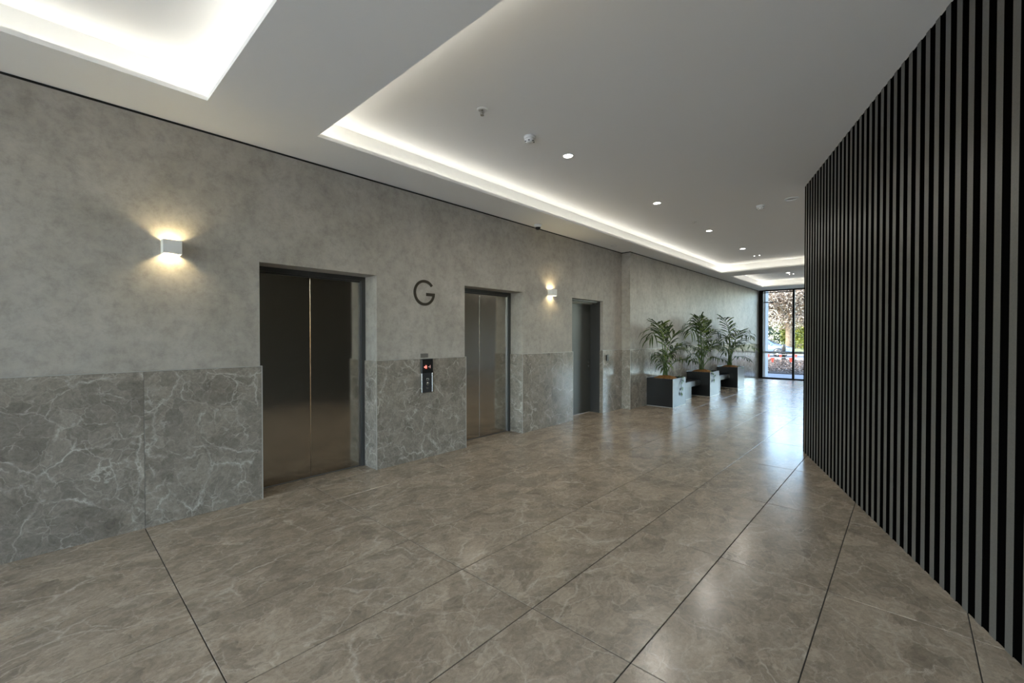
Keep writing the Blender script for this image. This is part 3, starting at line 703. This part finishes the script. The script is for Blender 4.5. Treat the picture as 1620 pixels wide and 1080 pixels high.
t = thing('bollard', (-1.93, 34.3, GZ), 'black cylindrical bollard in front of the parked car', 'bollard')
obj('post', MB().lathe([(.13, 0), (.13, 1.0), (.12, 1.04), (.0, 1.05)], (-1.93, 34.3, GZ), 20), M['black'], t, True)
obj('base', MB().lathe([(.17, 0), (.17, .03), (.13, .035)], (-1.93, 34.3, GZ), 20), M['black'], t)

# parked car: front points to +x
def car(loc):
    t = thing('car', loc, 'silver blue hatchback parked on the street', 'car')
    L = Vector(loc); paint = plain('silver_blue_paint', srgb(120,136,168), .22, .55)
    # stations along x: (x, half width, sill z, belt z, roof z, roof half width)
    st = [(-4.15,.70,.42,.80,.86,.60), (-4.0,.82,.30,.92,1.06,.62), (-3.5,.86,.24,.96,1.40,.60), (-2.9,.88,.22,.97,1.47,.62), (-2.1,.88,.22,.96,1.48,.62), (-1.65,.88,.22,.95,1.38,.60),
          (-1.15,.88,.22,.93,1.06,.64), (-.85,.87,.24,.90,.95,.66), (-.45,.85,.26,.80,.86,.66), (-.15,.78,.28,.68,.74,.60), (0,.62,.34,.56,.60,.5)]
    m = MB(); vv = []
    for x, hw, zs, zb, zr, rw in st:
        sec = [(-hw*.96, zs), (-hw, (zs+zb)/2), (-hw*.97, zb), (-rw, zr-.03), (-rw*.6, zr), (rw*.6, zr), (rw, zr-.03), (hw*.97, zb), (hw, (zs+zb)/2), (hw*.96, zs)]
        vv += [(L.x+x, L.y+yy, L.z+zz) for yy, zz in sec]
    n = 10; fs = []
    for i in range(len(st)-1):
        for k in range(n): fs.append((i*n+k, i*n+(k+1) % n, (i+1)*n+(k+1) % n, (i+1)*n+k))
    fs += [tuple(range(n)), tuple((len(st)-1)*n+k for k in range(n-1, -1, -1))]
    m.faces(vv, fs); body = obj('body', m, paint, t, True)
    dark = plain('car_glass', srgb(40,46,54), .08)
    def sidewin(pts, nm):
        for sg in (-1, 1):
            obj(nm, MB().faces([(L.x+x, L.y+sg*(w+.012), L.z+z) for x, w, z in pts], [tuple(range(len(pts)))]), dark, t)
    sidewin([(-3.35,.835,.99), (-2.45,.845,.99), (-2.45,.66,1.40), (-3.2,.66,1.37)], 'side_window')
    sidewin([(-2.38,.845,.99), (-1.35,.85,.97), (-1.72,.66,1.34), (-2.38,.66,1.40)], 'side_window')
    obj('windscreen', MB().faces([(L.x-1.14, L.y-.6, L.z+1.09), (L.x-1.14, L.y+.6, L.z+1.09), (L.x-1.63, L.y+.56, L.z+1.40), (L.x-1.63, L.y-.56, L.z+1.40)], [(0,1,2,3)]), dark, t)
    for sg in (-1, 1):
        obj('headlight', MB().faces([(L.x-.42, L.y+sg*.862, L.z+.70), (L.x-.12, L.y+sg*.79, L.z+.60), (L.x-.14, L.y+sg*.79, L.z+.70), (L.x-.42, L.y+sg*.85, L.z+.80)], [(0,1,2,3)]), M['white'], t)
        obj('mirror', MB().cbox(L.x-1.42, L.x-1.27, L.y+sg*.86-.09, L.y+sg*.86+.09, L.z+.93, L.z+1.05, .03), paint, t)
    obj('bumper', MB().cbox(L.x-.12, L.x+.04, L.y-.62, L.y+.62, L.z+.30, L.z+.44, .03), M['black'], t)
    for x in (-.84, -3.35):
        for sg in (-1, 1):
            y = L.y + sg*.80
            obj('wheel_arch', MB().lathe([(.385, -.09), (.385, .095)], (L.x+x, y, L.z+.335), 28, 'y'), M['black'], t)
            w = obj('tyre', MB().lathe([(.19, -.1), (.31, -.1), (.335, -.07), (.335, .07), (.31, .1), (.19, .1)], (L.x+x, y, L.z+.335), 28, 'y'), M['black'], t, True)
            rim = MB().lathe([(.235, -.06), (.235, .06), (.215, .06), (.215, -.06)], (L.x+x, y, L.z+.335), 28, 'y')
            for k in range(10):
                a = 2*PI*k/10; c, s = math.cos(a), math.sin(a)
                rim.tube([(L.x+x+.03*c, y+sg*.1, L.z+.335+.03*s), (L.x+x+.225*c, y+sg*.1, L.z+.335+.225*s)], .02, 5)
            rim.lathe([(.05, -.1), (.05, .115), (0, .115)] if sg > 0 else [(0, -.115), (.05, -.115), (.05, .1)], (L.x+x, y, L.z+.335), 14, 'y')
            obj('rim', rim, M['chrome'], w)
    return t
car((-2.45, 40.6, GZ-.04))

# trees and shrubs
def leaves(m, c, rad, n, s0, s1, rn, shell=.35):
    for k in range(n):
        v = Vector((rn.gauss(0, 1), rn.gauss(0, 1), rn.gauss(0, 1))).normalized()*(shell+(1-shell)*rn.random()**.6)
        p = Vector((c[0]+v.x*rad[0], c[1]+v.y*rad[1], c[2]+v.z*rad[2])); s = rn.uniform(s0, s1)
        a = Vector((rn.gauss(0,1), rn.gauss(0,1), rn.gauss(0,1))).normalized(); b = a.orthogonal().normalized()*s*.55; a = a*s
        m.faces([tuple(p-a), tuple(p+b), tuple(p+a), tuple(p-b)], [(0,1,2,3)])
BL = leaf_mat('pale_blossom', [(0, srgb(58,46,38)), (.35, srgb(128,106,90)), (.7, srgb(186,168,148)), (1, srgb(222,210,192))], .3, .8)
YG = leaf_mat('yellow_green_leaf', [(0, srgb(71,85,31)), (.5, srgb(117,123,48)), (1, srgb(160,159,85))], .35)
DG = leaf_mat('deep_green_leaf', [(0, srgb(31,43,21)), (.6, srgb(59,73,37)), (1, srgb(95,102,60))], .25)
BR = leaf_mat('russet_leaf', [(0, srgb(65,49,35)), (.5, srgb(110,87,65)), (1, srgb(148,126,101))], .25)
bark = plain('pale_bark', srgb(117,101,84), .95, 0, .2, .3, 9, .6)
def tree(loc, h, r, crown, mat, n, label, seed, s0=.08, s1=.18, grp='trees across the street'):
    rn = random.Random(seed); t = thing('tree', loc, label, 'tree', grp); L = Vector(loc)
    tr = obj('trunk', MB().tube([L+Vector((0,0,-.1)), L+Vector((.02,0,h*.3)), L+Vector((-.06,0,h*.62)), L+Vector((.1,0,h))], [r*1.25, r, r*.85, r*.5], 14), bark, t, True)
    for k in range(9):
        a = 2*PI*k/9 + rn.uniform(-.3, .3); z = h*rn.uniform(.55, .95); q = rn.uniform(.5, .95)
        p0 = L+Vector((0,0,z)); p2 = L+Vector((math.cos(a)*crown[0]*q, math.sin(a)*crown[1]*q, h+crown[2]*rn.uniform(-.5, .6)))
        obj('branch', MB().tube([p0, p0.lerp(p2, .5)+Vector((0,0,.4)), p2], [r*.4, r*.22, r*.06], 7), bark, t, True)
    m = MB()
    for k in range(12):
        a = rn.uniform(0, 2*PI); q = rn.uniform(0, .8)
        leaves(m, (L.x+math.cos(a)*crown[0]*q, L.y+math.sin(a)*crown[1]*q, h+L.z+crown[2]*rn.uniform(-.55, .8)), (crown[0]*.5, crown[1]*.5, crown[2]*.45), n//12, s0, s1, rn, .2)
    obj('crown', m, mat, t); return t
def shrub(loc, rad, mat, n, label, seed, grp='shrubs across the street', s0=.07, s1=.16):
    rn = random.Random(seed); t = thing('shrub', loc, label, 'shrub', grp); L = Vector(loc); m = MB()
    for k in range(8):
        a = rn.uniform(0, 2*PI); q = rn.uniform(0, .6)
        leaves(m, (L.x+math.cos(a)*rad[0]*q, L.y+math.sin(a)*rad[1]*q, L.z+rad[2]*rn.uniform(.55, 1.35)), (rad[0]*.6, rad[1]*.6, rad[2]*.6), n//8, s0, s1, rn, .3)
    obj('foliage', m, mat, t)
    st = MB()
    for k in range(5):
        a = 2*PI*k/5; st.tube([(L.x, L.y, L.z-.05), (L.x+rad[0]*.3*math.cos(a), L.y+rad[1]*.3*math.sin(a), L.z+rad[2])], [.06, .02], 6)
    obj('stems', st, bark, t)
tree((-3.65, 46.0, GZ), 4.5, .29, (4.4, 3.4, 2.4), BL, 26000, 'pale blossoming street tree with a thick bare trunk behind the car', 4, .05, .11)
tree((-12.5, 63.0, GZ), 4.6, .3, (4.5, 4, 2.8), BR, 5000, 'russet leafed tree behind the car', 6)
tree((2.5, 62.0, GZ), 4.6, .32, (4.2, 4, 2.8), BL, 4500, 'pale tree far behind the yellow shrub', 9)
tree((-6.5, 70.0, GZ), 6.0, .35, (5, 4, 3.6), BR, 4500, 'tall russet tree at the back of the lawn', 12, .12, .26)
shrub((-7.6, 51.0, GZ), (1.6, 1.4, 2.1), DG, 3800, 'dark green rounded shrub behind the car bonnet', 21)
shrub((-5.0, 54.0, GZ), (.9, .9, 2.5), YG, 3600, 'upright yellow green shrub beside the blossoming trunk', 22)
shrub((-9.6, 55.5, GZ), (1.5, 1.2, 2.0), BR, 3200, 'russet low shrub above the car windscreen', 23)
shrub((-3.4, 52.5, GZ), (1.2, 1.1, 2.3), YG, 3800, 'bright yellow green shrub to the right of the trunk', 24)
shrub((-1.0, 56.5, GZ), (1.6, 1.3, 2.1), YG, 3000, 'broad yellow shrub furthest along the lawn', 25)
shrub((2.6, 55.0, GZ), (1.7, 1.4, 1.8), DG, 2400, 'dark shrub at the end of the lawn row', 26)
shrub((-13.4, 52.0, GZ), (1.8, 1.4, 1.7), DG, 2400, 'dark hedge shrub at the start of the lawn row', 27)
hb = MB(); rn = random.Random(77)
for k in range(9): leaves(hb, (-22+5*k, 78, 1.6), (3.4, 1.5, 2.3), 900, .15, .32, rn, .3)
tag(obj('hedge', hb, DG), 'long dark hedge closing off the far side of the lawn', 'hedge')
